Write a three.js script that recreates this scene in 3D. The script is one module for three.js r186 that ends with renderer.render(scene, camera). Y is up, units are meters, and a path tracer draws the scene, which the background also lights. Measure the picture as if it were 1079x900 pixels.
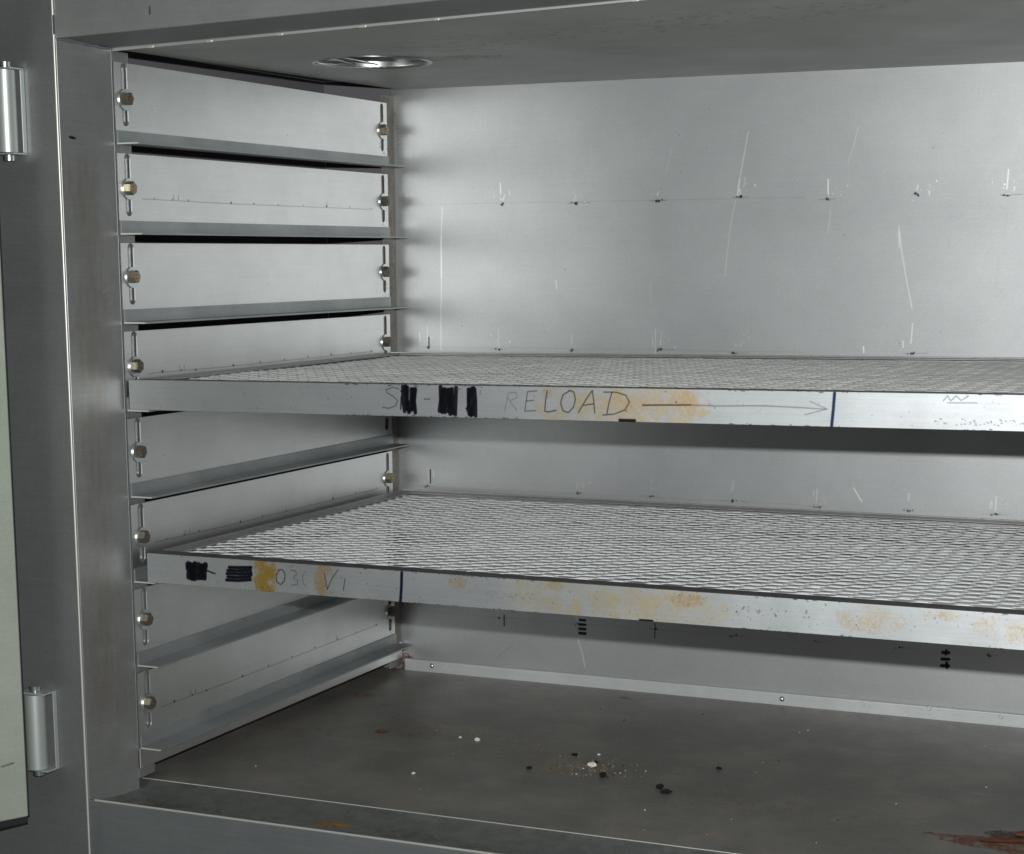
import * as THREE from 'three';
import { RoundedBoxGeometry } from 'three/addons/geometries/RoundedBoxGeometry.js';
import { mergeGeometries } from 'three/addons/utils/BufferGeometryUtils.js';

// ---------------------------------------------------------------- camera, light, exposure
const Y0 = 1.5563;                        // height of the topmost bracket's ledge above the ground
const scene = new THREE.Scene();
scene.background = new THREE.Color().setRGB(0.038, 0.041, 0.044);   // the dim workshop behind the photographer
const camera = new THREE.PerspectiveCamera(25.78, 1079 / 900, 0.05, 30);
camera.rotation.order = 'YXZ';
camera.position.set(1.2995, Y0 - 0.1281, 1.8103);
camera.rotation.set(-0.1628, 0.4153, -0.0051);
camera.setViewOffset(1079, 900, -8.65, -141.9, 1079, 900);
camera.updateProjectionMatrix();
// the camera's own flash, a hand's width above the lens
const flash = new THREE.SpotLight(new THREE.Color().setRGB(0.993, 1, 0.985), 12.4, 0, 0.7, 0.75, 2);
flash.position.set(1.29, Y0 - 0.04, 1.80);
flash.target.position.set(0.375, Y0 - 0.33, -0.28);
flash.castShadow = true; flash.shadow.radius = 0.5; flash.shadow.mapSize.set(2048, 2048);
scene.add(flash, flash.target);
const renderer = new THREE.WebGLRenderer({ antialias: true });
renderer.toneMapping = THREE.LinearToneMapping;
renderer.toneMappingExposure = 1.0;
renderer.shadowMap.enabled = true;
renderer.setSize(1024, 854);

// ---------------------------------------------------------------- helpers
function rng(seed) { let a = seed >>> 0; return () => { a = (a + 0x6D2B79F5) | 0; let t = Math.imul(a ^ (a >>> 15), 1 | a); t = (t + Math.imul(t ^ (t >>> 7), 61 | t)) ^ t; return ((t ^ (t >>> 14)) >>> 0) / 4294967296; }; }
function lattice(seed) {
  const r = rng(seed), n = 256, v = new Float32Array(n * n); for (let i = 0; i < n * n; i++) v[i] = r() * 2 - 1;
  return (x, y) => {
    const xi = Math.floor(x), yi = Math.floor(y); let fx = x - xi, fy = y - yi; fx = fx * fx * (3 - 2 * fx); fy = fy * fy * (3 - 2 * fy);
    const a = (xi & 255), b = ((xi + 1) & 255), c = (yi & 255) * n, d = ((yi + 1) & 255) * n;
    return (v[a + c] * (1 - fx) + v[b + c] * fx) * (1 - fy) + (v[a + d] * (1 - fx) + v[b + d] * fx) * fy;
  };
}
const n1 = lattice(11), n2 = lattice(23), n3 = lattice(37);
// sheet-metal colour: base sRGB value, grain along x or y, cloudy patches, fine speckle, then marks drawn in metres
function sheet(wm, hm, ppm, base, o = {}, draw) {
  const w = Math.min(2048, Math.round(wm * ppm)), h = Math.min(2048, Math.round(hm * ppm));
  const c = document.createElement('canvas'); c.width = w; c.height = h;
  const g = c.getContext('2d'), im = g.createImageData(w, h), r = rng(o.seed ?? 5), off = (o.seed ?? 5) * 7.31;
  const { grain = 5, cloud = 6, speck = 4, along = 'x', tint = [0, 0, 0], patch = 0.06 } = o;
  for (let j = 0; j < h; j++) for (let i = 0; i < w; i++) {
    const x = i / w * wm, y = j / h * hm;
    const s = along === 'x' ? n1(x * 14 + off, y * 900) + 0.6 * n2(x * 40, y * 1700 + off) : n1(x * 900, y * 14 + off) + 0.6 * n2(x * 1700 + off, y * 40);
    const cl = n2(x / patch + off, y / patch) + 0.5 * n3(x / patch * 2.7, y / patch * 2.7 + off) + 0.3 * n1(x / patch * 7 + off, y / patch * 7);
    const d = s * grain + cl * cloud + (r() - 0.5) * 2 * speck, k = (j * w + i) * 4;
    const t = Math.max(0, cl);
    for (let q = 0; q < 3; q++) im.data[k + q] = Math.max(0, Math.min(255, base[q] + d + tint[q] * t));
    im.data[k + 3] = 255;
  }
  g.putImageData(im, 0, 0);
  if (draw) { g.save(); g.translate(0, h); g.scale(w / wm, -h / hm); g.lineCap = 'round'; g.lineJoin = 'round'; draw(g, rng((o.seed ?? 5) + 99)); g.restore(); }
  const t = new THREE.CanvasTexture(c); t.colorSpace = THREE.SRGBColorSpace; t.wrapS = t.wrapT = THREE.RepeatWrapping; t.anisotropy = 8;
  return t;
}
function line(g, pts, w, col) { g.strokeStyle = col; g.lineWidth = w; g.beginPath(); pts.forEach(([x, y], i) => i ? g.lineTo(x, y) : g.moveTo(x, y)); g.stroke(); }
// an uneven stain made of many small grains
function stain(g, r, x, y, rx, ry, n, cols, size = 0.0015, a = 0.25) {
  for (let i = 0; i < n; i++) {
    const an = r() * 6.283, rr = Math.pow(r(), 0.6), px = x + Math.cos(an) * rr * rx, py = y + Math.sin(an) * rr * ry;
    if (n3(px * 90, py * 90) + (r() - 0.5) * 1.6 < -0.1) continue;
    g.globalAlpha = a * (0.4 + r()); g.fillStyle = cols[Math.floor(r() * cols.length)];
    g.beginPath(); g.ellipse(px, py, size * (0.4 + r()), size * (0.3 + r() * 0.8), r() * 3, 0, 6.3); g.fill();
  }
  g.globalAlpha = 1;
}
function specks(g, r, x0, x1, y0, y1, n, col, s = 0.0012) { for (let i = 0; i < n; i++) { g.globalAlpha = 0.15 + 0.6 * r() * r(); g.fillStyle = col; g.beginPath(); g.ellipse(x0 + r() * (x1 - x0), y0 + r() * (y1 - y0), s * (0.3 + r() * r() * 1.3), s * (0.3 + r() * 0.6), r() * 3, 0, 6.3); g.fill(); } g.globalAlpha = 1; }
function steel(map, o = {}) { return new THREE.MeshPhysicalMaterial({ map, metalness: 0.75, roughness: 0.45, ...o }); }

const bx = (x0, x1, y0, y1, z0, z1, r = 0) => {
  const w = x1 - x0, h = y1 - y0, d = z1 - z0;
  const g = r ? new RoundedBoxGeometry(w, h, d, 2, r) : new THREE.BoxGeometry(w, h, d);
  g.translate((x0 + x1) / 2, (y0 + y1) / 2 , (z0 + z1) / 2); return g;
};
const flat = (g) => { const n = g.index ? g.toNonIndexed() : g; for (const k of Object.keys(n.attributes)) if (!['position', 'normal', 'uv'].includes(k)) n.deleteAttribute(k); return n; };
const join = (list) => mergeGeometries(list.map(flat));
const cyl = (r, h, axis, x, y, z, seg = 20, r2 = r) => { const g = new THREE.CylinderGeometry(r2, r, h, seg); if (axis === 'x') g.rotateZ(-Math.PI / 2); if (axis === 'z') g.rotateX(Math.PI / 2); g.translate(x, y, z); return g; };
// uv = position in metres along two axes, mapped onto 0..1 of a texture's own size
function planar(g, ax, ay, x0, y0, w, h) { const p = g.attributes.position, uv = new Float32Array(p.count * 2), get = { x: (i) => p.getX(i), y: (i) => p.getY(i), z: (i) => p.getZ(i) }; for (let i = 0; i < p.count; i++) { uv[2 * i] = (get[ax](i) - x0) / w; uv[2 * i + 1] = (get[ay](i) - y0) / h; } g.setAttribute('uv', new THREE.BufferAttribute(uv, 2)); return g; }
function mesh(name, g, m, parent, label) { const o = new THREE.Mesh(g, m); o.name = name; o.castShadow = o.receiveShadow = true; if (label) o.userData.label = label; parent.add(o); return o; }
const taken = {};
function numbered(n) { taken[n] = (taken[n] ?? -1) + 1; return taken[n] ? `${n}_${String(taken[n]).padStart(3, '0')}` : n; }
function tag(o, label, category, group) { o.userData.label = label; o.userData.category = category; if (group) o.userData.group = group; return o; }

// ---------------------------------------------------------------- dimensions (metres, y measured from the topmost ledge)
const PITCH = 0.1016, W = 1.40, ZB = -0.691, ZF = 0.08, YF = -0.7563, YC = 0.112, XJ = -0.0195;
const oven = new THREE.Group(); oven.name = 'industrial_oven'; scene.add(oven);
tag(oven, 'grey sheet steel industrial oven seen into its open shelved chamber', 'oven');
const body = oven;
const up = (g) => g.translate(0, Y0, 0);
const part = (name, g, m, parent = body, label) => mesh(name, up(g), m, parent, label);

// ---------------------------------------------------------------- materials
const GREY = [186, 188, 189];
const backTex = sheet(W + 0.14, 0.88, 1330, [178, 181, 182], { grain: 1.3, cloud: 4, speck: 6, seed: 4, patch: 0.09 }, (g, r) => {
  const ox = 0.12, oy = 0.766;                          // texture origin at x=-0.12, y=-0.766
  const X = (x) => x + ox, Y = (y) => y + oy;
  // rubbed rows where shelves used to touch the wall: dark specks with bright scratches above
  const rows = [[-0.054, 1], [-0.262, 0.75], [-0.472, 0.55], [-0.664, 0.6]];
  for (const [ry, st] of rows) {
    for (let k = 0; k < 12; k++) {
      const x = 0.044 + k * 0.1212 + (r() - 0.5) * 0.014, y = ry + (r() - 0.5) * 0.005; if (r() < 0.15) continue;
      g.globalAlpha = 0.9 * st; g.fillStyle = '#26272a';
      for (let q = 0; q < 5; q++) { g.beginPath(); g.ellipse(X(x + (r() - 0.5) * 0.012 * (q ? 1 : 0)), Y(y + (r() - 0.5) * 0.003), 0.0022 * (q ? r() : 0.9), 0.0012 * (0.5 + r()), 0, 0, 6.3); g.fill(); }
      g.globalAlpha = 0.35 * st; line(g, [[X(x - 0.02 * r()), Y(y)], [X(x + 0.024 * r()), Y(y + 0.0005)]], 0.0009, '#44474a');
      const m = 1 + Math.floor(r() * 2.4);
      for (let q = 0; q < m; q++) {
        const sx = x + (r() - 0.5) * (q ? 0.03 : 0.004), sy = y + 0.004 + r() * 0.012, len = 0.004 + r() * (q ? 0.01 : 0.024);
        g.globalAlpha = (0.45 + 0.5 * r()) * st; line(g, [[X(sx), Y(sy)], [X(sx + (r() - 0.4) * 0.003), Y(sy + len)]], 0.0009 + 0.0009 * r(), '#f2f4f2');
      }
      g.globalAlpha = 0.8 * st; { const cx = x + (r() - 0.3) * 0.02, cy = y + 0.006 + r() * 0.012; for (let q = 0; q < 3 + r() * 8; q++) { g.globalAlpha = (0.4 + 0.6 * r()) * st; g.fillStyle = '#f4f6f4'; g.beginPath(); g.ellipse(X(cx + (r() + r() - 1) * 0.022), Y(cy + (r() + r() - 1) * 0.013), 0.0004 + 0.0009 * r() * r(), 0.0005 + 0.0018 * r() * r(), (r() - 0.5) * 0.7, 0, 6.3); g.fill(); } }
    }
    g.globalAlpha = 0.10; line(g, [[X(0.01), Y(ry)], [X(0.62), Y(ry + 0.001)]], 0.001, '#303336');
  }
  g.globalAlpha = 1;
  const scr = (pts, w, a) => { g.globalAlpha = a * 0.8; line(g, pts.map(([x, y]) => [X(x), Y(y)]), w, '#f3f5f4'); g.globalAlpha = 1; };
  scr([[0.0745, -0.058], [0.0722, -0.105], [0.0718, -0.17], [0.0703, -0.215], [0.0697, -0.266]], 0.0015, 0.55);
  scr([[0.0722, -0.1], [0.0718, -0.16]], 0.002, 0.5);
  scr([[0.5385, 0.036], [0.533, 0.005], [0.527, -0.028], [0.5245, -0.05]], 0.0012, 0.75);
  scr([[0.527, -0.028], [0.5246, -0.048]], 0.0022, 0.6);
  scr([[0.5215, -0.056], [0.515, -0.09], [0.5105, -0.13], [0.508, -0.158]], 0.0012, 0.5);
  scr([[0.69, 0.038], [0.683, 0.01], [0.677, -0.008]], 0.0011, 0.4);
  scr([[0.7475, -0.094], [0.752, -0.125], [0.76, -0.165], [0.768, -0.2]], 0.0020, 0.42);
  scr([[0.7475, -0.1], [0.749, -0.12]], 0.002, 0.45);
  scr([[0.695, -0.444], [0.702, -0.455], [0.707, -0.463]], 0.0018, 0.8);
  scr([[0.289, -0.688], [0.295, -0.705], [0.3005, -0.729]], 0.0018, 0.75);
  scr([[0.407, -0.232], [0.4066, -0.268]], 0.0012, 0.6);
  scr([[0.255, -0.165], [0.256, -0.176]], 0.0012, 0.8);
  scr([[0.399, -0.165], [0.4, -0.195]], 0.0012, 0.3);
  scr([[0.655, -0.07], [0.652, -0.1]], 0.0011, 0.4);
  scr([[0.704, -0.252], [0.7045, -0.26]], 0.002, 0.95);
  scr([[0.43, 0.02], [0.42, -0.02]], 0.0011, 0.25);
  // felt-pen ticks on the lower rows
  const ink = (x, y, h) => { g.globalAlpha = 0.9; line(g, [[X(x), Y(y)], [X(x), Y(y + h)]], 0.0018, '#191a1e'); g.globalAlpha = 1; };
  ink(0.05, -0.262, 0.014); ink(0.0495, -0.466, 0.02); ink(0.1698, -0.676, 0.016);
  for (let k = 0; k < 4; k++) { g.globalAlpha = 0.92; line(g, [[X(0.2915), Y(-0.678 + k * 0.0066)], [X(0.3005), Y(-0.678 + k * 0.0066)]], 0.0044 - k * 0.0003, '#1d1e22'); if (k < 3) line(g, [[X(0.822 + k * 0.0006), Y(-0.682 + k * 0.0092)], [X(0.8315), Y(-0.6815 + k * 0.0092)]], 0.0042, '#16171a'); }
  line(g, [[X(0.8295), Y(-0.684)], [X(0.829), Y(-0.678)]], 0.004, '#16171a'); line(g, [[X(0.8275), Y(-0.666)], [X(0.828), Y(-0.66)]], 0.003, '#16171a'); line(g, [[X(0.409), Y(-0.676)], [X(0.409), Y(-0.655)]], 0.0012, '#16171a');
  g.globalAlpha = 0.35; line(g, [[X(0.155), Y(-0.728)], [X(0.185), Y(-0.704)]], 0.0008, '#55585a'); g.globalAlpha = 1;
  specks(g, r, 0.1, 1.4, 0.1, 0.86, 260, '#5a5d5f', 0.0011); specks(g, r, 0.1, 1.4, 0.3, 0.8, 170, '#eceeed', 0.0010);
  for (let k = 0; k < 60; k++) { g.globalAlpha = 0.08 + 0.1 * r(); const x = 0.15 + r() * 1.2, y = 0.1 + r() * 0.75, l = 0.01 + r() * 0.05; line(g, [[x, y], [x + (r() - 0.5) * 0.01, y - l]], 0.0007, r() < 0.5 ? '#eef0ef' : '#777b7d'); }
  g.globalAlpha = 1;
  stain(g, r, X(0.0), Y(0.06), 0.006, 0.05, 400, ['#6b5a45', '#7a6a55'], 0.0012, 0.15);
  stain(g, r, X(-0.002), Y(-0.6), 0.008, 0.06, 400, ['#6d5138', '#4a3c30'], 0.0016, 0.35);
  stain(g, r, X(0.004), Y(-0.745), 0.012, 0.014, 300, ['#7a4a34', '#5d3c2c'], 0.0016, 0.4);
});
const M = {};
M.back = steel(backTex, { metalness: 0.8, roughness: 0.5 });
function plateTex(seed, marks) {
  return sheet(0.67, 0.105, 1500, [230, 231, 230], { grain: 2, cloud: 4, speck: 3, seed, patch: 0.05 }, (g, r) => {
    if (marks) {                                          // scribed line with pin dots, from an old shelf
      const y = marks; g.globalAlpha = 0.35; line(g, [[0.05, y], [0.24, y - 0.0015], [0.61, y - 0.001]], 0.0009, '#4a4c4f'); g.globalAlpha = 0.85;
      for (const z of [0.078, 0.115, 0.15, 0.239, 0.3, 0.361, 0.425, 0.486, 0.55, 0.61]) { g.fillStyle = '#2e3033'; g.beginPath(); g.ellipse(z + (r() - 0.5) * 0.01, y + (r() - 0.5) * 0.002, 0.0015 * (0.5 + r()), 0.0012 * (0.5 + r()), 0, 0, 6.3); g.fill(); }
      for (const z of [0.115, 0.125, 0.486]) line(g, [[z, y], [z, y + 0.006]], 0.0007, '#4a4c4f');
      g.globalAlpha = 1;
    }
    specks(g, r, 0, 0.67, 0, 0.1, 30, '#6a6c6e', 0.0009);
    for (let k = 0; k < 14; k++) { g.globalAlpha = 0.12 + 0.12 * r(); const z = r() * 0.65, y = r() * 0.09; line(g, [[z, y], [z + 0.01 + r() * 0.05, y + (r() - 0.5) * 0.01]], 0.0006, '#eef0f0'); } g.globalAlpha = 1;
    stain(g, r, 0.655, 0.03, 0.012, 0.05, 160, ['#75674f', '#5c5242'], 0.0013, 0.25);
  });
}
const plateMats = [[31, 0], [32, 0.0458], [33, 0], [34, 0.0452]].map(([s, m]) => steel(plateTex(s, m), { metalness: 1, roughness: 0.39 }));
M.ledge = steel(sheet(0.67, 0.105, 900, [160, 165, 166], { grain: 3, cloud: 6, speck: 4, seed: 36, patch: 0.04 }, (g, r) => specks(g, r, 0, 0.67, 0, 0.1, 40, '#5a5c5c', 0.0012)), { metalness: 0.7, roughness: 0.45 });
M.post = steel(sheet(0.12, 0.9, 900, [150, 152, 152], { seed: 41, cloud: 8, along: 'y' }, (g, r) => { stain(g, r, 0.06, 0.6, 0.05, 0.25, 500, ['#6a5a45', '#7a6448'], 0.002, 0.2); }), { roughness: 0.5 });
M.rearPost = steel(sheet(0.12, 0.9, 900, [136, 132, 124], { seed: 42, cloud: 14, along: 'y', patch: 0.03 }, (g, r) => { for (let k = 0; k < 10; k++) stain(g, r, 0.05 + (r() - 0.5) * 0.02, 0.1 + k * 0.08, 0.02, 0.05, 260, ['#5e4c3a', '#6d5844', '#4d4236'], 0.0018, 0.22); }), { metalness: 0.5, roughness: 0.55 });
M.ceiling = steel(sheet(W + 0.14, 0.7, 1000, [182, 184, 180], { grain: 3, cloud: 9, speck: 4, seed: 51, patch: 0.12 }, (g, r) => {
  // texture origin at x=-0.12, z=-0.69 (v runs towards the door)
  stain(g, r, 0.12 + 0.29, 0.37, 0.07, 0.03, 900, ['#5d5748', '#6b5f48', '#4d4a42'], 0.003, 0.16);
  stain(g, r, 0.12 + 0.34, 0.48, 0.05, 0.02, 400, ['#6a5b40', '#54503f'], 0.0025, 0.16);
  for (let k = 0; k < 26; k++) { g.globalAlpha = 0.25; const x = 0.37 + r() * 0.12, y = 0.32 + r() * 0.16; line(g, [[x, y], [x + 0.02 + r() * 0.05, y + (r() - 0.5) * 0.02]], 0.0012, '#4a4130'); } g.globalAlpha = 1;
  stain(g, r, 0.7, 0.55, 0.3, 0.05, 900, ['#5e605c', '#66655c'], 0.004, 0.14);
  specks(g, r, 0.1, 1.4, 0.02, 0.68, 120, '#6a6a66', 0.0015);
}), { metalness: 0.6, roughness: 0.5 });
M.floor = new THREE.MeshPhysicalMaterial({ metalness: 0.35, roughness: 0.42, map: sheet(W + 0.14, 0.72, 1330, [130, 128, 123], { grain: 3, cloud: 8, speck: 12, seed: 61, patch: 0.05, tint: [4, 2, -2] }, (g, r) => {
  // origin x=-0.12, z=-0.70 (v towards the door)
  const X = (x) => x + 0.12, Z = (z) => z + 0.70;
  stain(g, r, X(0.45), Z(-0.3), 0.17, 0.075, 4200, ['#75603c', '#6e5c3e', '#8b7450', '#5f5138'], 0.0018, 0.2);
  stain(g, r, X(0.25), Z(-0.37), 0.15, 0.055, 2600, ['#70502f', '#7a603c', '#6a4830'], 0.002, 0.2);
  stain(g, r, X(0.13), Z(-0.55), 0.11, 0.06, 1700, ['#75543f', '#7f5a44'], 0.002, 0.17);
  stain(g, r, X(0.151), Z(-0.336), 0.011, 0.009, 260, ['#7a2f14', '#5c2410', '#8b3b1a'], 0.0016, 0.5);
  stain(g, r, X(0.085), Z(-0.47), 0.008, 0.007, 130, ['#7a3a26', '#6b3020'], 0.0014, 0.4);
  stain(g, r, X(0.05), Z(-0.4), 0.012, 0.008, 120, ['#86513c', '#6b4030'], 0.0015, 0.3);
  stain(g, r, X(0.03), Z(-0.51), 0.02, 0.012, 260, ['#8a4a30', '#6e3824', '#9a5a3a'], 0.0018, 0.4);
  stain(g, r, X(0.45), Z(-0.255), 0.06, 0.03, 500, ['#9a4a35', '#8a6a48', '#a58a62'], 0.0014, 0.3);
  for (const [ex, ez] of [[0.25, -0.66], [0.6, -0.665], [0.9, -0.66], [0.06, -0.3]]) stain(g, r, X(ex), Z(ez), 0.2, 0.014, 500, ['#5a5347', '#4d483f'], 0.002, 0.2);
  stain(g, r, X(0.382), Z(-0.64), 0.012, 0.008, 220, ['#3c3a35', '#2f2d29'], 0.0018, 0.3);
  stain(g, r, X(0.7), Z(-0.2), 0.22, 0.05, 2600, ['#77613f', '#6a5840', '#5f5240'], 0.0022, 0.17);
  stain(g, r, X(0.95), Z(-0.30), 0.2, 0.05, 700, ['#6d6150', '#75695a'], 0.003, 0.1);
  // rust bloom near the right
  stain(g, r, X(0.985), Z(-0.165), 0.06, 0.02, 1500, ['#6a2c10', '#7d3612', '#8b4417', '#4d2010'], 0.0024, 0.5);
  stain(g, r, X(1.0), Z(-0.2), 0.03, 0.016, 500, ['#2c1409', '#3a1a0c'], 0.0024, 0.55);
  stain(g, r, X(0.93), Z(-0.175), 0.025, 0.006, 240, ['#5a2812', '#6a3015'], 0.0016, 0.4);
  stain(g, r, X(1.03), Z(-0.145), 0.04, 0.012, 500, ['#8b4417', '#5a2410'], 0.002, 0.45);
  specks(g, r, 0.12, 1.4, 0.02, 0.7, 420, '#3b3934', 0.0013); specks(g, r, 0.15, 1.3, 0.05, 0.66, 180, '#a39c8b', 0.001);
  for (let k = 0; k < 170; k++) { g.globalAlpha = 0.06 + 0.14 * r(); const x = 0.15 + r() * 1.2, y = 0.05 + r() * 0.6; line(g, [[x, y], [x + (r() - 0.3) * 0.1, y + (r() - 0.5) * 0.03], [x + (r() - 0.3) * 0.2, y + (r() - 0.5) * 0.05]], 0.0008, r() < 0.5 ? '#a09c92' : '#45433f'); } g.globalAlpha = 1;
}) });
const faceMap = sheet(0.5, 0.5, 900, [132, 134, 134], { grain: 2, cloud: 4, speck: 5, seed: 71, patch: 0.08 });
M.face = steel(faceMap, { metalness: 0.6, roughness: 0.42 });
M.lower = steel(sheet(0.5, 0.5, 900, [132, 136, 136], { grain: 3, cloud: 4, speck: 4, seed: 72, patch: 0.07 }), { metalness: 0.6, roughness: 0.45 });
M.kick = steel(sheet(0.5, 0.5, 900, [204, 208, 209], { grain: 3, cloud: 5, speck: 4, seed: 77, patch: 0.05 }), { metalness: 0.5, roughness: 0.5 });
M.header = steel(sheet(0.5, 0.5, 900, [160, 163, 161], { grain: 2, cloud: 5, speck: 4, seed: 76, patch: 0.06 }, (g, r) => { line(g, [[0.1065, 0.128], [0.1065, 0.136]], 0.0012, '#2c2e2e'); for (let k = 0; k < 30; k++) { g.globalAlpha = 0.15; const x = r() * 0.5, y = r() * 0.5; line(g, [[x, y], [x + 0.03 + 0.06 * r(), y + 0.004 * r()]], 0.0008, '#c6c9c6'); } g.globalAlpha = 1; }), { metalness: 0.6, roughness: 0.42 });
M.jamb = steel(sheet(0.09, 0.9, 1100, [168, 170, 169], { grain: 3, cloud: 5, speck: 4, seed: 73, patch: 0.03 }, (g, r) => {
  // brown reflection painted into the colour, plus fine roll marks down the middle of the jamb (u runs from the face inwards)
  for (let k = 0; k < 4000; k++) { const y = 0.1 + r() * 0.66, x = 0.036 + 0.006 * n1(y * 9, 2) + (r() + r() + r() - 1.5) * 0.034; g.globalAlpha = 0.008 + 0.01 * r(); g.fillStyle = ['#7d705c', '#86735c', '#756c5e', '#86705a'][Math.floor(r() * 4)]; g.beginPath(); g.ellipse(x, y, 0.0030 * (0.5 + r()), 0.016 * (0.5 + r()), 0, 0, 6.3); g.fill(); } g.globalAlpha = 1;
  for (let k = 0; k < 150; k++) { const y = 0.36 + k * 0.0022; g.globalAlpha = 0.10; line(g, [[0.05, y], [0.078, y + 0.001]], 0.0007, '#a8a79f'); } g.globalAlpha = 1;
  g.fillStyle = '#2c2d2e'; g.beginPath(); g.ellipse(0.02, 0.788, 0.006, 0.0016, -0.1, 0, 6.3); g.fill();
  for (const [x, y, l] of [[0.06, 0.612, 0.012], [0.068, 0.596, 0.008]]) { g.globalAlpha = 0.6; line(g, [[x, y], [x + l, y + 0.006]], 0.0014, '#c9c6bb'); } g.globalAlpha = 1;
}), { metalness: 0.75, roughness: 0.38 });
M.sill = steel(sheet(W + 0.1, 0.11, 1200, [124, 126, 124], { grain: 4, cloud: 8, speck: 9, seed: 74, patch: 0.011 }, (g, r) => {
  // origin x=-0.05, z=-0.025 (v towards the door); darker brown strip near the door edge, one blob of orange
  for (let k = 0; k < 60; k++) stain(g, r, r() * 1.5, 0.072 + (r() - 0.5) * 0.02, 0.05, 0.016, 40, ['#4a463f', '#55493a', '#403d38'], 0.003, 0.22);
  stain(g, r, 0.05 + 0.285, 0.063, 0.024, 0.009, 500, ['#a8731c', '#8f6219', '#b9822a'], 0.0022, 0.5);
  stain(g, r, 0.05 + 0.30, 0.06, 0.012, 0.006, 200, ['#c48d2e'], 0.002, 0.5);
  specks(g, r, 0, 1.4, 0, 0.1, 160, '#26282b', 0.0014);
}), { metalness: 0.55, roughness: 0.42 });
M.edge = new THREE.MeshStandardMaterial({ color: 0xd4d6ce, metalness: 0.6, roughness: 0.42 });
M.hinge = new THREE.MeshStandardMaterial({ color: 0xb9c1bd, metalness: 0.55, roughness: 0.42 });
M.chrome = new THREE.MeshStandardMaterial({ color: 0xc9cdcc, metalness: 1, roughness: 0.3 });
M.duct = new THREE.MeshStandardMaterial({ color: 0x77757a, metalness: 0.2, roughness: 0.8 });
M.zinc = new THREE.MeshStandardMaterial({ color: 0xc9d2d0, metalness: 0.9, roughness: 0.28 });
M.bolt = new THREE.MeshStandardMaterial({ color: 0x9c917a, metalness: 0.8, roughness: 0.42 });
M.boltDull = new THREE.MeshStandardMaterial({ color: 0x756f62, metalness: 0.75, roughness: 0.5 });
M.door = new THREE.MeshStandardMaterial({ map: sheet(0.4, 0.8, 800, [166, 173, 160], { grain: 2, cloud: 5, speck: 4, seed: 75, patch: 0.05 }, (g, r) => { specks(g, r, 0, 0.4, 0, 0.8, 60, '#6a6f62', 0.0016); line(g, [[0.37, 0.065], [0.385, 0.067]], 0.0014, '#55584f'); }), metalness: 0.25, roughness: 0.5 });
M.gasketGrey = new THREE.MeshStandardMaterial({ color: 0x5d646c, roughness: 0.7 });
M.gasket = new THREE.MeshStandardMaterial({ color: 0x1e1f21, roughness: 0.85 });

// ---------------------------------------------------------------- chamber
part('back_wall', planar(bx(-0.0066, W + 0.0066, -0.766, 0.1275, ZB - 0.01, ZB), 'x', 'y', -0.12, -0.766, W + 0.14, 0.88), M.back);
{ // turned-up edge of the floor pan against the back wall, held by screws
  const k = part('kick_strip', planar(bx(0.004, W, YF - 0.004, -0.7388, ZB + 0.0005, ZB + 0.0068, 0.0016), 'x', 'y', 0, -0.8, 0.5, 0.5), M.kick);
  for (const [x, y] of [[0.0515, -0.7462], [0.602, -0.7472], [1.15, -0.747]]) { const s = new THREE.SphereGeometry(0.0042, 14, 8, 0, 6.2832, 0, 1.3); s.rotateX(Math.PI / 2); s.translate(x, y, ZB + 0.0058); mesh('screw', up(s), M.zinc, k); }
  for (const [x, y] of [[0.075, -0.745], [0.7168, -0.7433], [0.8086, -0.7414], [0.905, -0.744]]) { const s = new THREE.TorusGeometry(0.0026, 0.0008, 6, 14); s.translate(x, y, ZB + 0.007); mesh('spot_weld', up(s), M.kick, k); }
}
{ // floor pan
  const g = planar(bx(-0.12, W + 0.02, YF - 0.02, YF, -0.70, -0.0235), 'x', 'z', -0.12, -0.70, W + 0.14, 0.72);
  const f = part('floor_pan', g, M.floor);
  mesh('pan_edge', up(bx(-0.02, W + 0.02, YF - 0.006, YF + 0.0012, -0.0232, -0.0212, 0.0008)), M.edge, f);
}
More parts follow.
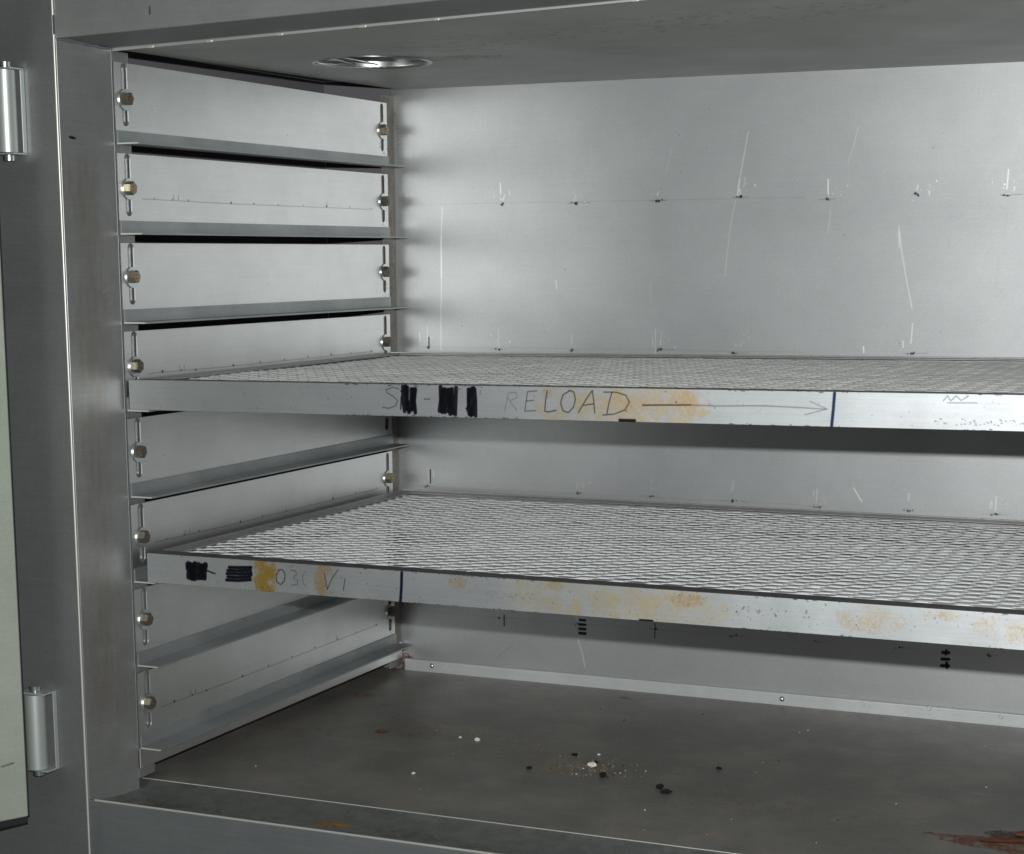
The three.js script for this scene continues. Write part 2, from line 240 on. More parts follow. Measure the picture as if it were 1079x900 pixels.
{ // ceiling sheet, bowed a little, with the round vent
  const s = new THREE.Shape(); s.moveTo(0.006, 0); s.lineTo(W - 0.006, 0); s.lineTo(W - 0.006, 0.691); s.lineTo(0.006, 0.691); s.closePath();
  const hole = new THREE.Path(); hole.absarc(0.168, 0.307, 0.070, 0, Math.PI * 2, true); s.holes.push(hole);
  const g = new THREE.ExtrudeGeometry(s, { depth: 0.003, bevelEnabled: false, curveSegments: 40 });
  g.rotateX(-Math.PI / 2);                                // shape y -> -z, depth -> +y
  const p = g.attributes.position;
  const sag = (x, z) => { const t = Math.max(0, Math.min(1, (z + 0.691) / 0.691)); return t * (-0.0085 + 0.030 * x); };
  for (let i = 0; i < p.count; i++) p.setY(i, p.getY(i) + YC + sag(p.getX(i), p.getZ(i)));
  g.computeVertexNormals(); planar(g, 'x', 'z', -0.12, -0.69, W + 0.14, 0.7);
  const c = part('ceiling_panel', g, M.ceiling);
  const vy = YC + sag(0.168, -0.307);
  const ring = new THREE.LatheGeometry([[0.0695, 0.05], [0.0695, 0.002], [0.0705, -0.0012], [0.0745, -0.0016], [0.0755, 0.0002], [0.0715, 0.003], [0.0715, 0.05], [0.0695, 0.05]].map(([a, b]) => new THREE.Vector2(a, b)), 48); ring.translate(0.168, vy, -0.307);
  const v = part('vent', ring, M.chrome, body, 'round chromed vent collar in the chamber ceiling');
  mesh('vent_cap', up(cyl(0.0695, 0.004, 'y', 0.168, vy + 0.052, -0.307, 40)), M.duct, v);
  for (const [x, a] of [[-0.045, 0.12], [-0.024, 0.05]]) { const l = 2 * Math.sqrt(0.0695 ** 2 - x * x) - 0.001; const w = cyl(0.0011, l, 'z', 0, 0, 0, 8); w.rotateY(a); w.translate(0.168 + x, vy + 0.004, -0.307); mesh('guard_wire', up(w), M.chrome, v); }
  // lip that closes the ceiling sheet towards the door, with bright spot welds
  const lip = bx(-0.004, W + 0.02, -0.0015, 0.003, -0.0008, 0.0012, 0.0006); const q = lip.attributes.position;
  for (let i = 0; i < q.count; i++) q.setY(i, q.getY(i) + YC - 0.0085 + 0.030 * q.getX(i)); 
  mesh('ceiling_lip', up(lip), M.ceiling, c);
  for (const [px, l] of [[0.053, 0.007], [0.13, 0.008], [0.22, 0.008], [0.322, 0.009], [0.41, 0.006], [0.63, 0.008], [0.76, 0.008]]) mesh('weld_bead', up(bx(px - l / 2, px + l / 2, YC - 0.0105 + 0.030 * px, YC - 0.0075 + 0.030 * px, 0.0008, 0.0026, 0.001)), M.edge, c);
}
// soffit between the ceiling lip and the front face, following the bowed ceiling
{
  const g = bx(-0.004, W + 0.02, 0, 0.003, 0.0016, ZF - 0.001); const p = g.attributes.position;
  for (let i = 0; i < p.count; i++) { const t = (p.getZ(i)) / ZF; p.setY(i, p.getY(i) + (1 - t) * (0.1055 + 0.028 * p.getX(i)) + t * (0.1105 + 0.0288 * p.getX(i)) + (p.getX(i) < 0 ? 0 : 0)); }
  g.computeVertexNormals(); planar(g, 'x', 'z', -0.1, 0, 0.5, 0.5);
  part('header_soffit', g, M.lower);
}
// header face above the opening
{
  const s = new THREE.Shape(); s.moveTo(XJ + 0.0008, 0.1102); s.lineTo(W + 0.3, 0.1102 + 0.0288 * (W + 0.3)); s.lineTo(W + 0.3, 0.45); s.lineTo(XJ + 0.0008, 0.45); s.closePath();
  const g = new THREE.ExtrudeGeometry(s, { depth: 0.004, bevelEnabled: true, bevelSize: 0.0006, bevelThickness: 0.0006, bevelSegments: 1 }); g.translate(0, 0, ZF - 0.0052); planar(g, 'x', 'y', 0, 0, 0.5, 0.5);
  part('front_header', g, M.header);
}
// left stile and lower front panel
const stile = part('front_stile', planar(bx(-0.42, XJ - 0.0006, -Y0 + 0.002, 0.45, ZF - 0.005, ZF + 0.0012, 0.001), 'x', 'y', 0, 0, 0.5, 0.5), M.face);
mesh('corner_bead', up(cyl(0.0014, 0.1155 + 0.9, 'y', XJ - 0.0002, (0.1115 - 0.9) / 2, ZF + 0.0006, 10)), M.edge, stile);
mesh('corner_bead', up(cyl(0.0013, 0.3, 'y', XJ - 0.0004, 0.134 + 0.15, ZF + 0.0006, 10)), M.edge, stile);
const low = part('front_panel', planar(bx(XJ + 0.001, W + 0.3, -Y0 + 0.002, -0.7562, ZF - 0.005, ZF, 0.001), 'x', 'y', 0, 0, 0.5, 0.5), M.lower);
mesh('sill_bead', up(cyl(0.0014, W + 0.02, 'x', W / 2, -0.7557, ZF - 0.001, 10)), M.edge, low);
part('front_stile', planar(bx(W + 0.02, W + 0.3, -0.7555, 0.11, ZF - 0.005, ZF, 0.001), 'x', 'y', 0, 0, 0.5, 0.5), M.face);
// sill: shallow trough between the pan edge and the front edge
{
  const n = 10, pos = [], uv = [], idx = [];
  for (let i = 0; i <= n; i++) { const t = i / n, z = -0.0212 + t * (ZF - 0.001 + 0.0212), y = YF + 0.0004 - 0.006 * Math.sin(Math.PI * Math.min(1, t * 1.0)) ** 0.8 * (t < 1 ? 1 : 0); for (const x of [-0.03, W + 0.02]) { pos.push(x, y, z); uv.push((x + 0.05) / (W + 0.1), (z + 0.025) / 0.11); } if (i) { const a = (i - 1) * 2; idx.push(a, a + 2, a + 1, a + 1, a + 2, a + 3); } }
  const m0 = pos.length / 3; for (let i = 0; i < m0; i++) { pos.push(pos[i * 3], pos[i * 3 + 1] - 0.004, pos[i * 3 + 2]); uv.push(uv[i * 2], uv[i * 2 + 1]); }
  const k = idx.length; for (let i = 0; i < k; i += 3) idx.push(idx[i] + m0, idx[i + 2] + m0, idx[i + 1] + m0);
  const g = new THREE.BufferGeometry(); g.setAttribute('position', new THREE.Float32BufferAttribute(pos, 3)); g.setAttribute('uv', new THREE.Float32BufferAttribute(uv, 2)); g.setIndex(idx); g.computeVertexNormals();
  part('sill', g, M.sill);
}
// jambs: from the face back to the brackets, flaring a little
{
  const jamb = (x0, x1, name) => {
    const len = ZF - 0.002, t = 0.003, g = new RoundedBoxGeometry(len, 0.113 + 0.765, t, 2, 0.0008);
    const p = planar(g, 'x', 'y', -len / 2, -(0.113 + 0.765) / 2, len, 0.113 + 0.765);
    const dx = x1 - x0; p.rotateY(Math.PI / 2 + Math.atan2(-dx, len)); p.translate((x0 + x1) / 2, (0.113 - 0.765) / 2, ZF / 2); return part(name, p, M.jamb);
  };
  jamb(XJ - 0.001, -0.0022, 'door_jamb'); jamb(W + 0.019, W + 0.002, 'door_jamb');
}
{ const pts = []; for (let i = 0; i <= 10; i++) { const t = i / 10; pts.push(new THREE.Vector3(XJ + 0.002 + t * 0.0185, 0.1088 - t * 0.0045 + 0.0006 * Math.sin(i * 2.1), ZF - 0.003 - t * 0.074)); }
  part('sealant_bead', new THREE.TubeGeometry(new THREE.CatmullRomCurve3(pts), 30, 0.0012, 6), M.gasketGrey); }
// side ducts behind the brackets, uprights
for (const s of [0, 1]) {
  const X = (a) => s ? W - a : a, b = (x0, x1, ...r) => s ? bx(W - x1, W - x0, ...r) : bx(x0, x1, ...r);
  part('duct_back', b(-0.119, -0.007, -0.766, 0.1275, ZB - 0.004, ZB + 0.001), M.duct);
  part('duct_roof', b(-0.119, 0.02, 0.128, 0.132, ZB, ZF - 0.006), M.duct);
  part('duct_wall', b(-0.125, -0.12, -0.766, 0.1275, ZB, ZF - 0.006), M.duct);
  part('upright', planar(b(-0.0055, -0.0035, -0.75, 0.1035, -0.034, -0.001, 0.0006), 'z', 'y', -0.1, -0.8, 0.12, 0.9), M.post);
  part('upright', planar(b(-0.0055, -0.0035, -0.75, 0.1035, -0.6895, -0.6525, 0.0006), 'z', 'y', -0.72, -0.8, 0.12, 0.9), M.rearPost);
  // skirting under the lowest bracket
  part('skirting', planar(b(-0.0065, -0.001, -0.738, -0.7135, -0.688, -0.001, 0.001), 'z', 'y', -0.7, -0.8, 0.67, 0.105), plateMats[0]);
}
// ---------------------------------------------------------------- shelf brackets: slotted plate, folded step and ledge in one bent sheet
const DP = 0.663;
function bracketGeometry() {
  const s = new THREE.Shape(); s.moveTo(0, 0.0005); s.lineTo(DP, 0.0005); s.lineTo(DP, 0.0912); s.lineTo(0, 0.0912); s.closePath();
  for (const [c, hw] of [[0.0195, 0.0062], [0.6475, 0.0046]]) { const h = new THREE.Path(); h.absarc(c, 0.0862 - hw * 0.2, hw, 0, Math.PI, false); h.absarc(c, 0.0265, hw, Math.PI, 2 * Math.PI, false); h.closePath(); s.holes.push(h); }
  const g = new THREE.ExtrudeGeometry(s, { depth: 0.0016, bevelEnabled: false, curveSegments: 8 });
  g.rotateY(Math.PI / 2); g.translate(-0.0016, 0, 0);     // shape x -> -z, depth -> +x
  return planar(flat(g), 'z', 'y', -DP - 0.003, -0.005, 0.67, 0.105);
}
function ledgeGeometry() {                                // angle fixed along the foot of the plate
  const prof = [[0.0002, 0.0150], [0.0002, -0.001], [0.0305, -0.001], [0.0305, 0.001], [0.0022, 0.001], [0.0022, 0.0150]];
  const q = new THREE.Shape(prof.map(([x, y]) => new THREE.Vector2(x, y)));
  const e = new THREE.ExtrudeGeometry(q, { depth: DP - 0.0008, bevelEnabled: true, bevelSize: 0.0003, bevelThickness: 0.0004, bevelSegments: 1, bevelOffset: -0.0003 }); e.translate(0, 0, -DP + 0.0004);
  return planar(flat(e), 'z', 'y', -DP - 0.003, -0.005, 0.67, 0.105);
}
const bracketG = up(bracketGeometry()), ledgeG = up(ledgeGeometry()), ledgeEndG = up(bx(0.0012, 0.0296, -0.0009, 0.0009, 0.0001, 0.0007));
// u should run from the front edge inwards
{ const uv = bracketG.attributes.uv; for (let i = 0; i < uv.count; i++) uv.setX(i, 1 - uv.getX(i)); }
const washerG = up(cyl(0.0120, 0.0014, 'x', 0.0008, 0.052, 0, 24)), nutG = up(cyl(0.0074, 0.005, 'x', -0.0042, 0.052, 0, 6));
const headGs = [0.1, 0.45, 0.8].map((a) => {
  const hex = (r, h, x, r2) => { const g = new THREE.CylinderGeometry(r2 ?? r, r, h, 6, 1).toNonIndexed(); g.computeVertexNormals(); g.rotateZ(-Math.PI / 2); g.rotateX(a); g.translate(x, 0.052, 0); return g; };
  return up(join([hex(0.0080, 0.0054, 0.0043), hex(0.0080, 0.0010, 0.0075, 0.0066), cyl(0.0030, 0.0016, 'x', 0.0082, 0.052, 0, 12), cyl(0.0026, 0.011, 'x', -0.002, 0.052, 0, 10)]));
});
{ const r = rng(8);
  for (const side of [0, 1]) for (let k = 0; k < 8; k++) {
    const b = mesh('shelf_bracket', bracketG, plateMats[k % 4], body);
    mesh('ledge', ledgeG, M.ledge, b); mesh('ledge_end', ledgeEndG, M.edge, b); b.position.y = -k * PITCH; if (side) { b.position.set(W, -k * PITCH + 0.0, -DP); b.rotation.y = Math.PI; }
    for (const z of [-0.0195, -0.6475]) {
      const dy = (r() - 0.5) * 0.003;
      const w = mesh('washer', washerG, M.zinc, b); w.position.set(0, dy - 0.0008, z + (r() - 0.5) * 0.001);
      const h = mesh('bolt', headGs[Math.floor(r() * 3)], r() < 0.5 ? M.bolt : M.boltDull, b); h.position.set(0, dy, z);
      mesh('nut', nutG, M.zinc, b).position.set(0, dy, z);
    }
  }
}
// ---------------------------------------------------------------- hinges and the open door
{
  for (const [y, rx] of [[0.032, -0.0615], [-0.6745, -0.0565]]) {
    const leaf = bx(-0.098, rx - 0.0015, y - 0.0455, y + 0.0455, ZF + 0.0013, ZF + 0.0028, 0.0007);
    const h = part('hinge', leaf, M.face);
    for (const e of [-1, 1]) mesh('hinge_ear', up(bx(-0.092, rx, y + e * 0.046 - 0.001, y + e * 0.046 + 0.001, ZF + 0.0014, ZF + 0.024, 0.0006)), M.hinge, h);
    mesh('hinge_rim', up(bx(rx - 0.0013, rx + 0.0001, y - 0.045, y + 0.045, ZF + 0.0014, ZF + 0.008, 0.0006)), M.hinge, h);
    mesh('knuckle', up(cyl(0.0122, 0.089, 'y', -0.0765, y, ZF + 0.0165, 24)), M.hinge, h);
    for (const e of [-1, 1]) mesh('nut', up(cyl(0.0068, 0.006, 'y', -0.0765, y + e * 0.0505, ZF + 0.015, 6)), M.zinc, h);
  }
  const w = 0.9, g = bx(-w, 0, -0.772, 0.13, -0.05, 0, 0.002);
  const d = mesh('door', planar(g, 'x', 'y', -0.4, -0.772, 0.4, 0.8), M.door, body, 'open oven door with pale green lining, seen nearly edge on');
  const door = d; door.position.set(-0.0752, Y0, 0.119); door.rotation.y = THREE.MathUtils.degToRad(62);
  mesh('door_bottom_edge', bx(-w + 0.002, -0.0005, -0.780, -0.7722, -0.05, -0.001, 0.001), M.gasket, door);
  mesh('door_edge_trim', bx(-0.0005, 0.0022, -0.772, 0.13, -0.05, -0.0015, 0.0008), M.gasket, door);
}

// ---------------------------------------------------------------- the two shelves
const LW = 0.041, SW = 0.0225, SHX = 1.385, SHD = 0.652, RAIL = 0.0345;
function expandedMetal(x0, x1, z0, z1) {
  const pos = [], idx = [], t = 0.07, r = rng(77), HW = 0.00118, th = 0.00062;
  const rows = Math.floor((z0 - z1) / (SW / 2));
  for (let j = 0; j < rows; j++) {
    const zf = z0 - j * SW / 2, ph = j % 2, pts = [];       // this strand weaves between z=zf (front) and zf-SW/2 (back)
    let x = x0 - (ph ? LW / 2 : 0), front = true;
    while (x < x1 + LW) {
      const e = (r() - 0.5) * 0.0005, sg = front ? 1 : -1;
      const z = zf - SW / 4 + sg * (SW / 4 - HW * Math.cos(t)), y = sg * HW * Math.sin(t);   // two strands share each bond, one above the other
      for (const [dx, k] of [[-0.0048, 1], [0.0048, 1]]) pts.push([x + dx, y + e, z + e, HW * k, t * k, th]);
      pts.push([x + LW / 4, 0, zf - SW / 4, HW * 0.75, 0.02, th * 0.42]);
      
      x += LW / 2; front = !front;
    }
    const b0 = pos.length / 3; let n = 0;
    for (const [px, py, pz, hw, a, th] of pts) {
      if (px < x0 || px > x1) continue;
      const c = Math.cos(a), s = Math.sin(a);
      const sag = 0.0009 * n2(px * 5, pz * 6) + 0.0005 * n3(px * 17, pz * 19) - 0.0006;
      for (const [u, v] of [[1, 1], [-1, 1], [-1, -1], [1, -1]]) pos.push(px, py + sag + u * hw * s + v * th * c, pz - u * hw * c + v * th * s);
      if (n++) { const p = b0 + (n - 2) * 4, q = p + 4; for (let k = 0; k < 4; k++) { const k2 = (k + 1) % 4; idx.push(p + k, p + k2, q + k2, p + k, q + k2, q + k); } }
    }
  }
  let g = new THREE.BufferGeometry(); g.setAttribute('position', new THREE.Float32BufferAttribute(pos, 3)); g.setIndex(idx);
  g = g.toNonIndexed(); g.computeVertexNormals(); planar(g, 'x', 'z', 0, 0, 0.4, 0.4); return g;
}
const deckG = expandedMetal(0.020, SHX - 0.020, -0.022, -SHD + 0.033); deckG.translate(0, 0.0316, 0);
M.deck = steel(sheet(0.4, 0.4, 800, [222, 225, 226], { grain: 2, cloud: 4, speck: 4, seed: 81, patch: 0.02 }), { metalness: 0.1, roughness: 0.85 });
M.deckDim = steel(sheet(0.4, 0.4, 800, [184, 185, 184], { grain: 2, cloud: 7, speck: 5, seed: 84, patch: 0.03 }), { metalness: 0.1, roughness: 0.85 });  // upper deck: dimmer look at its low viewing angle, painted into the colour
M.rail = steel(sheet(0.7, 0.06, 1000, [162, 162, 161], { grain: 4, cloud: 8, speck: 5, seed: 82, patch: 0.03 }, (g, r) => { specks(g, r, 0, 0.7, 0, 0.06, 80, '#3a3838', 0.002); stain(g, r, 0.4, 0.03, 0.3, 0.03, 500, ['#6b5f52', '#5c5650'], 0.003, 0.15); }), { metalness: 0.6, roughness: 0.45 });
M.railTop = steel(sheet(0.7, 0.04, 1000, [92, 86, 88], { grain: 5, cloud: 9, speck: 6, seed: 83, patch: 0.03 }), { metalness: 0.5, roughness: 0.5 });
function scribble(g, r, x, y, w, h, n) { g.globalAlpha = 0.93; for (let i = 0; i < n; i++) { const px = x + (i + 0.5) / n * w; line(g, [[px + (r() - 0.5) * 0.002, y + r() * h * 0.15], [px + (r() - 0.5) * 0.003, y + h * (0.45 + 0.1 * r())], [px + (r() - 0.5) * 0.003, y + h * (1 - r() * 0.12)]], w / n * 1.55, i % 3 ? '#17181f' : '#22242d'); } for (let i = 0; i < n; i++) line(g, [[x + (r() - 0.15) * w * 1.2, y + r() * h], [x + (r() - 0.15) * w * 1.2, y + r() * h]], 0.0014, '#1b1c24'); g.globalAlpha = 1; }
const worn = (g, r, top) => {
  for (let i = 0; i < 150; i++) { g.globalAlpha = 0.35 + 0.5 * r(); g.fillStyle = '#33323a'; const x = (0.15 + 0.85 * r()) * SHX; if (n2(x * 9, 3) < 0) continue; g.beginPath(); g.ellipse(x, top ? 0.0352 - r() * r() * 0.0022 : r() * r() * 0.0018, 0.003 * r() * r() + 0.0005, 0.0005, 0, 0, 6.3); g.fill(); } g.globalAlpha = 1;
};
const TAN = ['#bfae8c', '#c2ab80', '#c9bb9d', '#b5a07a'], ORANGE = ['#c2a678', '#b99a68', '#c8b08c', '#ae9066'];
// x in metres from the shelf's left end
const face1 = sheet(SHX, 0.0355, 1478, [190, 194, 196], { grain: 3, cloud: 4, speck: 4, seed: 91, patch: 0.04 }, (g, r) => {
  const o = -0.006, P = '#53565a', pen = (pts, w = 0.0009, a = 0.8, c = P) => { g.globalAlpha = a; line(g, pts.map(([x, y]) => [x + o, y]), w, c); g.globalAlpha = 1; };
  stain(g, r, 0.575 + o, 0.017, 0.055, 0.022, 3600, ['#c9b48a', '#c4ae84', '#cdbb98'], 0.0018, 0.13); stain(g, r, 0.655 + o, 0.018, 0.06, 0.022, 4200, ['#c9b48a', '#cbae80', '#c8a476', '#d0bd98'], 0.0018, 0.14); stain(g, r, 0.685 + o, 0.02, 0.016, 0.014, 500, ['#c49a68', '#bf9160'], 0.0014, 0.12);
  stain(g, r, 0.535 + o, 0.028, 0.006, 0.006, 60, ORANGE, 0.0015, 0.3);
  // S  [struck out]  -  [struck out] [struck out]  R E L O A D ---> |
  pen([[0.359, 0.030], [0.352, 0.0315], [0.344, 0.029], [0.3445, 0.0255], [0.352, 0.022], [0.3575, 0.017], [0.355, 0.0115], [0.347, 0.0085], [0.3385, 0.0095]], 0.001, 0.75);
  scribble(g, r, 0.3635 + o, 0.004, 0.0165, 0.029, 6); pen([[0.39, 0.0195], [0.397, 0.0195]], 0.0011, 0.7, '#3a3c42');
  scribble(g, r, 0.4075 + o, 0.003, 0.021, 0.03, 7); scribble(g, r, 0.4415 + o, 0.002, 0.011, 0.031, 4);
  pen([[0.428, 0.031], [0.434, 0.031]], 0.0009, 0.6); pen([[0.4575, 0.030], [0.4565, 0.025]], 0.0008, 0.5);
  pen([[0.485, 0.008], [0.49, 0.028], [0.4985, 0.0285], [0.5, 0.023], [0.491, 0.0195], [0.4995, 0.009]], 0.0007, 0.45);
  pen([[0.523, 0.0305], [0.512, 0.0295], [0.5085, 0.009], [0.5215, 0.0095]], 0.0010, 0.75); pen([[0.51, 0.0195], [0.519, 0.0205]], 0.0010, 0.75);
  pen([[0.5345, 0.031], [0.5325, 0.02], [0.5315, 0.0095], [0.535, 0.0085], [0.5445, 0.0105]], 0.0012, 0.95);
  pen([[0.5605, 0.0315], [0.5525, 0.027], [0.5495, 0.018], [0.5525, 0.010], [0.5585, 0.0085], [0.564, 0.014], [0.5665, 0.0225], [0.5645, 0.03], [0.5595, 0.0318]], 0.0012, 0.95);
  pen([[0.5695, 0.0085], [0.578, 0.022], [0.5855, 0.032], [0.587, 0.0205], [0.588, 0.0085]], 0.0012, 0.95); pen([[0.5755, 0.0165], [0.5875, 0.018]], 0.0011, 0.9);
  pen([[0.6075, 0.031], [0.604, 0.02], [0.6015, 0.008]], 0.0012, 0.95); pen([[0.598, 0.0305], [0.612, 0.0305], [0.6225, 0.0275], [0.6265, 0.0205], [0.6215, 0.0125], [0.61, 0.008], [0.597, 0.0065]], 0.0012, 0.9);
  pen([[0.641, 0.0178], [0.66, 0.0182], [0.693, 0.019]], 0.0014, 0.95, '#4a3b30'); pen([[0.693, 0.019], [0.72, 0.0185], [0.77, 0.0196], [0.81, 0.0185], [0.834, 0.0175]], 0.0010, 0.6); pen([[0.817, 0.025], [0.834, 0.0178], [0.812, 0.0115]], 0.0010, 0.5);
  pen([[0.8415, 0.0335], [0.8405, 0.018], [0.839, 0.001]], 0.0030, 0.95, '#20304a');
  g.fillStyle = '#2a2724'; g.fillRect(0.6145 + o, 0.0, 0.019, 0.0032);
  pen([[0.948, 0.028], [0.952, 0.033], [0.955, 0.028], [0.96, 0.033], [0.965, 0.0285], [0.972, 0.033]], 0.0009, 0.6); pen([[0.952, 0.026], [0.98, 0.0265]], 0.0009, 0.6);
  for (let k = 0; k < 50; k++) { g.globalAlpha = 0.6; g.fillStyle = '#5a5d62'; g.beginPath(); g.ellipse(0.94 + r() * 0.1 + o, 0.005 + r() * 0.006, 0.001 * r() + 0.0003, 0.0006, 0, 0, 6.3); g.fill(); }
  g.globalAlpha = 1; specks(g, r, 0, SHX, 0, 0.035, 160, '#3a3a40', 0.0009); worn(g, r, true); worn(g, r, false);
});
const face2 = sheet(SHX, 0.0355, 1478, [194, 198, 200], { grain: 3, cloud: 5, speck: 4, seed: 93, patch: 0.04 }, (g, r) => {
  const o = -0.024, P = '#4a4c50', pen = (pts, w = 0.0009, a = 0.85, c = P) => { g.globalAlpha = a; line(g, pts.map(([x, y]) => [x + o, y]), w, c); g.globalAlpha = 1; };
  for (let k = 0; k < 4; k++) stain(g, r, 0.178 + o + k * 0.005, 0.018, 0.008, 0.02, 600, ['#c09a4c', '#b99248', '#c8a660'], 0.0018, 0.22); stain(g, r, 0.263 + o, 0.018, 0.013, 0.021, 1100, ['#c4a878', '#bfa06a'], 0.0018, 0.2);
  stain(g, r, 0.43 + o, 0.028, 0.011, 0.007, 180, TAN, 0.0018, 0.25); for (let k = 0; k < 5; k++) stain(g, r, 0.53 + o + k * 0.04, 0.016, 0.05, 0.022, 2000, ['#cbbd98', '#c8b890', '#d0c4a4', '#c5b38a'], 0.0018, 0.12); stain(g, r, 0.545 + o, 0.028, 0.01, 0.008, 200, TAN, 0.0018, 0.2);
  stain(g, r, 0.69 + o, 0.026, 0.022, 0.008, 420, ORANGE, 0.0016, 0.2); stain(g, r, 0.885 + o, 0.019, 0.036, 0.014, 1600, ORANGE, 0.0012, 0.12); stain(g, r, 1.03 + o, 0.02, 0.045, 0.016, 1700, ORANGE, 0.0012, 0.13); stain(g, r, 0.955 + o, 0.029, 0.02, 0.005, 160, ORANGE, 0.0014, 0.2);
  scribble(g, r, 0.079 + o, 0.009, 0.027, 0.017, 6); pen([[0.08, 0.024], [0.1, 0.021], [0.118, 0.0165]], 0.0016, 0.9, '#17181f'); pen([[0.079, 0.022], [0.09, 0.027]], 0.003, 0.9, '#17181f');
  for (let k = 0; k < 5; k++) pen([[0.132 + r() * 0.006, 0.01 + k * 0.0038], [0.15, 0.0105 + k * 0.0038], [0.168 - r() * 0.004, 0.0125 + k * 0.0036]], 0.0036, 0.92, '#191a22'); pen([[0.166, 0.026], [0.1675, 0.018]], 0.0026, 0.9, '#191a22');
  pen([[0.2045, 0.0265], [0.2, 0.02], [0.2005, 0.0125], [0.2055, 0.0095], [0.2105, 0.0135], [0.212, 0.0215], [0.2085, 0.027], [0.203, 0.0262]], 0.0011, 0.9);
  pen([[0.219, 0.0265], [0.2255, 0.027], [0.227, 0.0225], [0.2225, 0.0185], [0.2285, 0.0155], [0.227, 0.0105], [0.2195, 0.01]], 0.0008, 0.55); pen([[0.239, 0.027], [0.2345, 0.021], [0.2355, 0.012], [0.24, 0.0095]], 0.0008, 0.45);
  pen([[0.263, 0.026], [0.2665, 0.008], [0.2725, 0.0205], [0.281, 0.0315]], 0.0010, 0.85); pen([[0.2895, 0.0215], [0.287, 0.0085]], 0.0010, 0.8);
  pen([[0.3612, 0.0335], [0.3605, 0.018], [0.359, 0.0005]], 0.0034, 0.95, '#1c2440');
  g.fillStyle = '#2a2724'; g.fillRect(0.64 + o, 0, 0.016, 0.002);
  specks(g, r, 0, SHX, 0, 0.035, 260, '#3a3a40', 0.0010); specks(g, r, 0.72, 0.8, 0.014, 0.024, 40, '#4a4c52', 0.0013); specks(g, r, 0.44, 0.5, 0.012, 0.02, 40, '#7a7d82', 0.0013); worn(g, r, true); worn(g, r, false);
});
function makeShelf(name, faceMap, label, at, tilt, deckMat) {
  const s = new THREE.Group(); s.name = name; scene.add(s); s.position.set(...at); s.rotation.z = tilt;
  tag(s, label, 'oven shelf', 'shelves on the brackets');
  const fr = mesh('front_rail', planar(bx(0, SHX, 0, RAIL + 0.0005, -0.0022, 0, 0.0006), 'x', 'y', 0, 0, SHX, 0.0355), steel(faceMap, { metalness: 0.93, roughness: 0.53 }), s);
  mesh('rail_flange', planar(bx(0.0006, SHX - 0.0006, RAIL - 0.0016, RAIL, -0.0285, -0.0024, 0.0005), 'x', 'z', 0, 0, 0.7, 0.04), M.railTop, fr);
  const side = (x0, x1, xa, xb) => { const a = mesh('side_rail', planar(bx(x0, x1, 0.0, RAIL - 0.0002, -SHD, -0.0024, 0.0005), 'z', 'y', 0, 0, 0.7, 0.06), M.rail, s); mesh('rail_flange', planar(bx(xa, xb, RAIL - 0.0021, RAIL - 0.0005, -SHD + 0.0026, -0.029, 0.0005), 'z', 'x', 0, 0, 0.7, 0.06), M.rail, a); };
  side(0, 0.0022, 0.0024, 0.0285); side(SHX - 0.0022, SHX, SHX - 0.0285, SHX - 0.0024);
  const br = mesh('back_rail', planar(bx(0.0024, SHX - 0.0024, 0, RAIL + 0.0012, -SHD, -SHD + 0.0022, 0.0005), 'x', 'y', 0, 0, 0.7, 0.06), M.rail, s);
  mesh('rail_flange', planar(bx(0.0290, SHX - 0.0290, RAIL - 0.0018, RAIL - 0.0002, -SHD + 0.0024, -SHD + 0.025, 0.0005), 'x', 'z', 0, 0, 0.7, 0.06), M.rail, br);
  mesh('expanded_metal_deck', deckG, deckMat, s, 'bright diamond-hole expanded metal deck');
  return s;
}
makeShelf('oven_shelf', face1, 'upper expanded metal shelf with RELOAD pencilled on its front rail', [0.0065, Y0 - 3 * PITCH + 0.0012, 0.0035], 0.0078, M.deckDim);
makeShelf('oven_shelf_001', face2, 'lower expanded metal shelf with two inked-out patches and tan stains on its rail', [0.0225, Y0 - 5 * PITCH + 0.0012, 0.0035], 0.0, M.deck);

// ---------------------------------------------------------------- crumbs on the chamber floor
function lump(r, sx, sy, sz) {
  const g = new THREE.IcosahedronGeometry(1, 2), p = g.attributes.position, o = r() * 50;
  for (let i = 0; i < p.count; i++) { const x = p.getX(i), y = p.getY(i), z = p.getZ(i), k = 1 + 0.6 * n1(x * 1.7 + o, y * 1.7 + z * 2.1) + 0.18 * n2(x * 4 + o, z * 4 + y * 3); p.setXYZ(i, x * k * sx, Math.max(-0.9, y * k) * sy, z * k * sz); }
  g.computeVertexNormals(); g.computeBoundingBox(); g.translate(0, -g.boundingBox.min.y, 0); return g;
}
const mChar = new THREE.MeshStandardMaterial({ color: new THREE.Color().setRGB(0.004, 0.004, 0.004), roughness: 0.95 });
const mWhite = new THREE.MeshStandardMaterial({ color: new THREE.Color().setRGB(0.68, 0.67, 0.62), roughness: 0.7 });
const mRust = new THREE.MeshStandardMaterial({ color: new THREE.Color().setRGB(0.13, 0.045, 0.016), roughness: 0.9 });
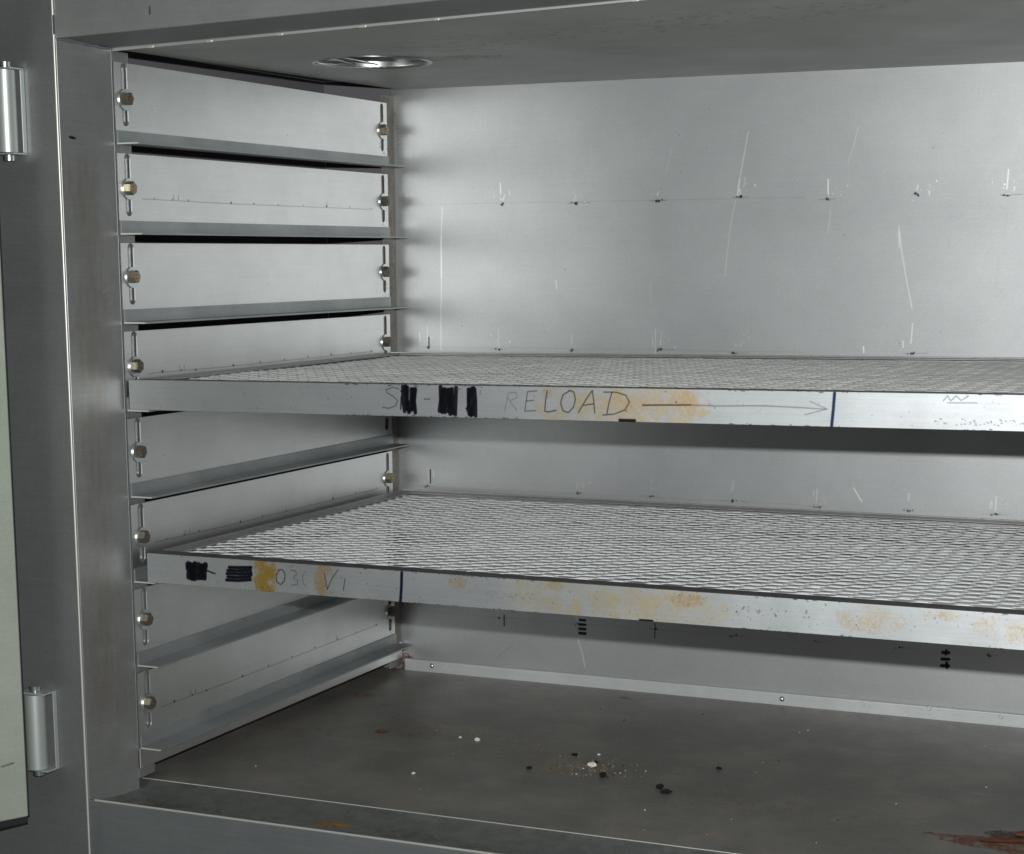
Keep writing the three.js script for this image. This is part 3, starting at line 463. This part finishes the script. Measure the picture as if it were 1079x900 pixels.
{
  const r = rng(123), C = 'crumbs scattered on the chamber floor';
  const list = [
    ['charred_crumb', mChar, 0.406, -0.241, 0.0042, 0.0025, 0.003, 'small black crumb leftmost of the debris on the chamber floor'],
    ['charred_crumb', mChar, 0.4347, -0.3203, 0.0038, 0.0022, 0.0035, 'black crumb farthest back in the debris on the chamber floor'],
    ['charred_crumb', mChar, 0.471, -0.298, 0.0042, 0.0024, 0.003, 'black crumb touching the large white chip on the chamber floor'],
    ['charred_crumb', mChar, 0.5028, -0.2448, 0.0058, 0.0032, 0.0045, 'black crumb in front of the large white chip'],
    ['charred_crumb', mChar, 0.584, -0.221, 0.0055, 0.004, 0.005, 'taller half of the large black crumb pair on the floor'],
    ['charred_crumb', mChar, 0.597, -0.207, 0.0075, 0.003, 0.004, 'longer half of the large black crumb pair on the floor'],
    ['charred_crumb', mChar, 0.6212, -0.3312, 0.0036, 0.002, 0.003, 'lone black crumb rightmost on the chamber floor'],
    ['pale_chip', mWhite, 0.473, -0.282, 0.006, 0.0035, 0.0045, 'largest white chip amid the debris on the chamber floor'],
    ['pale_chip', mWhite, 0.2884, -0.3405, 0.0042, 0.0024, 0.0035, 'white chip lying apart left of the debris'],
    ['pale_chip', mWhite, 0.2615, -0.345, 0.0024, 0.0014, 0.002, 'tiny white chip leftmost on the chamber floor'],
    ['pale_chip', mWhite, 0.2835, -0.1666, 0.0026, 0.0015, 0.002, 'small white chip nearest the sill'],
    ['pale_chip', mWhite, 0.461, -0.335, 0.0024, 0.0015, 0.002, 'small white chip at the back of the debris'],
    ['rust_flake', mRust, 0.1502, -0.3363, 0.006, 0.0014, 0.0045, 'small reddish rust flake at the left of the chamber floor'],
    ['rust_flake', mRust, 0.992, -0.178, 0.026, 0.0012, 0.008, 'broad brown rust flake at the right of the chamber floor'],
    ['rust_flake', mRust, 1.010, -0.206, 0.012, 0.003, 0.006, 'dark rust lump behind the broad rust flake'],
  ];
  for (const [n, m, x, z, a, b, c, l] of list) { const o = mesh(numbered(n), lump(r, a * 0.82, b * 0.82, c * 0.82), m, scene); o.position.set(x, Y0 + YF + 0.0002, z); o.rotation.y = r() * 0.6; tag(o, l, n === 'pale_chip' ? 'chip' : n === 'rust_flake' ? 'rust flake' : 'crumb', C); }
  // the fine grit between them
  const base = [0, 1, 2].map(() => lump(r, 1, 0.6, 1)), parts = [];
  for (let i = 0; i < 210; i++) { const a = r() * 6.283, k = Math.sqrt(-2 * Math.log(1 - 0.985 * r())) * 0.5, far = r() < 0.35; const x = far ? 0.08 + r() * 1.0 : 0.475 + Math.cos(a) * k * 0.07, z = far ? -0.06 - r() * 0.55 : -0.275 + Math.sin(a) * k * 0.05; const s = 0.0005 + 0.0011 * r() * r(); const g = base[i % 3].clone(); g.scale(s, s, s); g.translate(x, Y0 + YF + 0.0001, z); const cl = [[0.5, 0.47, 0.4], [0.25, 0.2, 0.13], [0.03, 0.03, 0.03], [0.3, 0.12, 0.06]][Math.floor(r() * 4)], n = g.attributes.position.count, ca = new Float32Array(n * 3); for (let v = 0; v < n; v++) ca.set(cl, v * 3); g.setAttribute('color', new THREE.BufferAttribute(ca, 3)); parts.push(g); }
  const grit = mesh('grit', mergeGeometries(parts), new THREE.MeshStandardMaterial({ vertexColors: true, roughness: 0.85 }), scene);
  tag(grit, 'fine grit and dust specks strewn over the chamber floor', 'grit'); grit.userData.kind = 'stuff';
}
renderer.render(scene, camera);
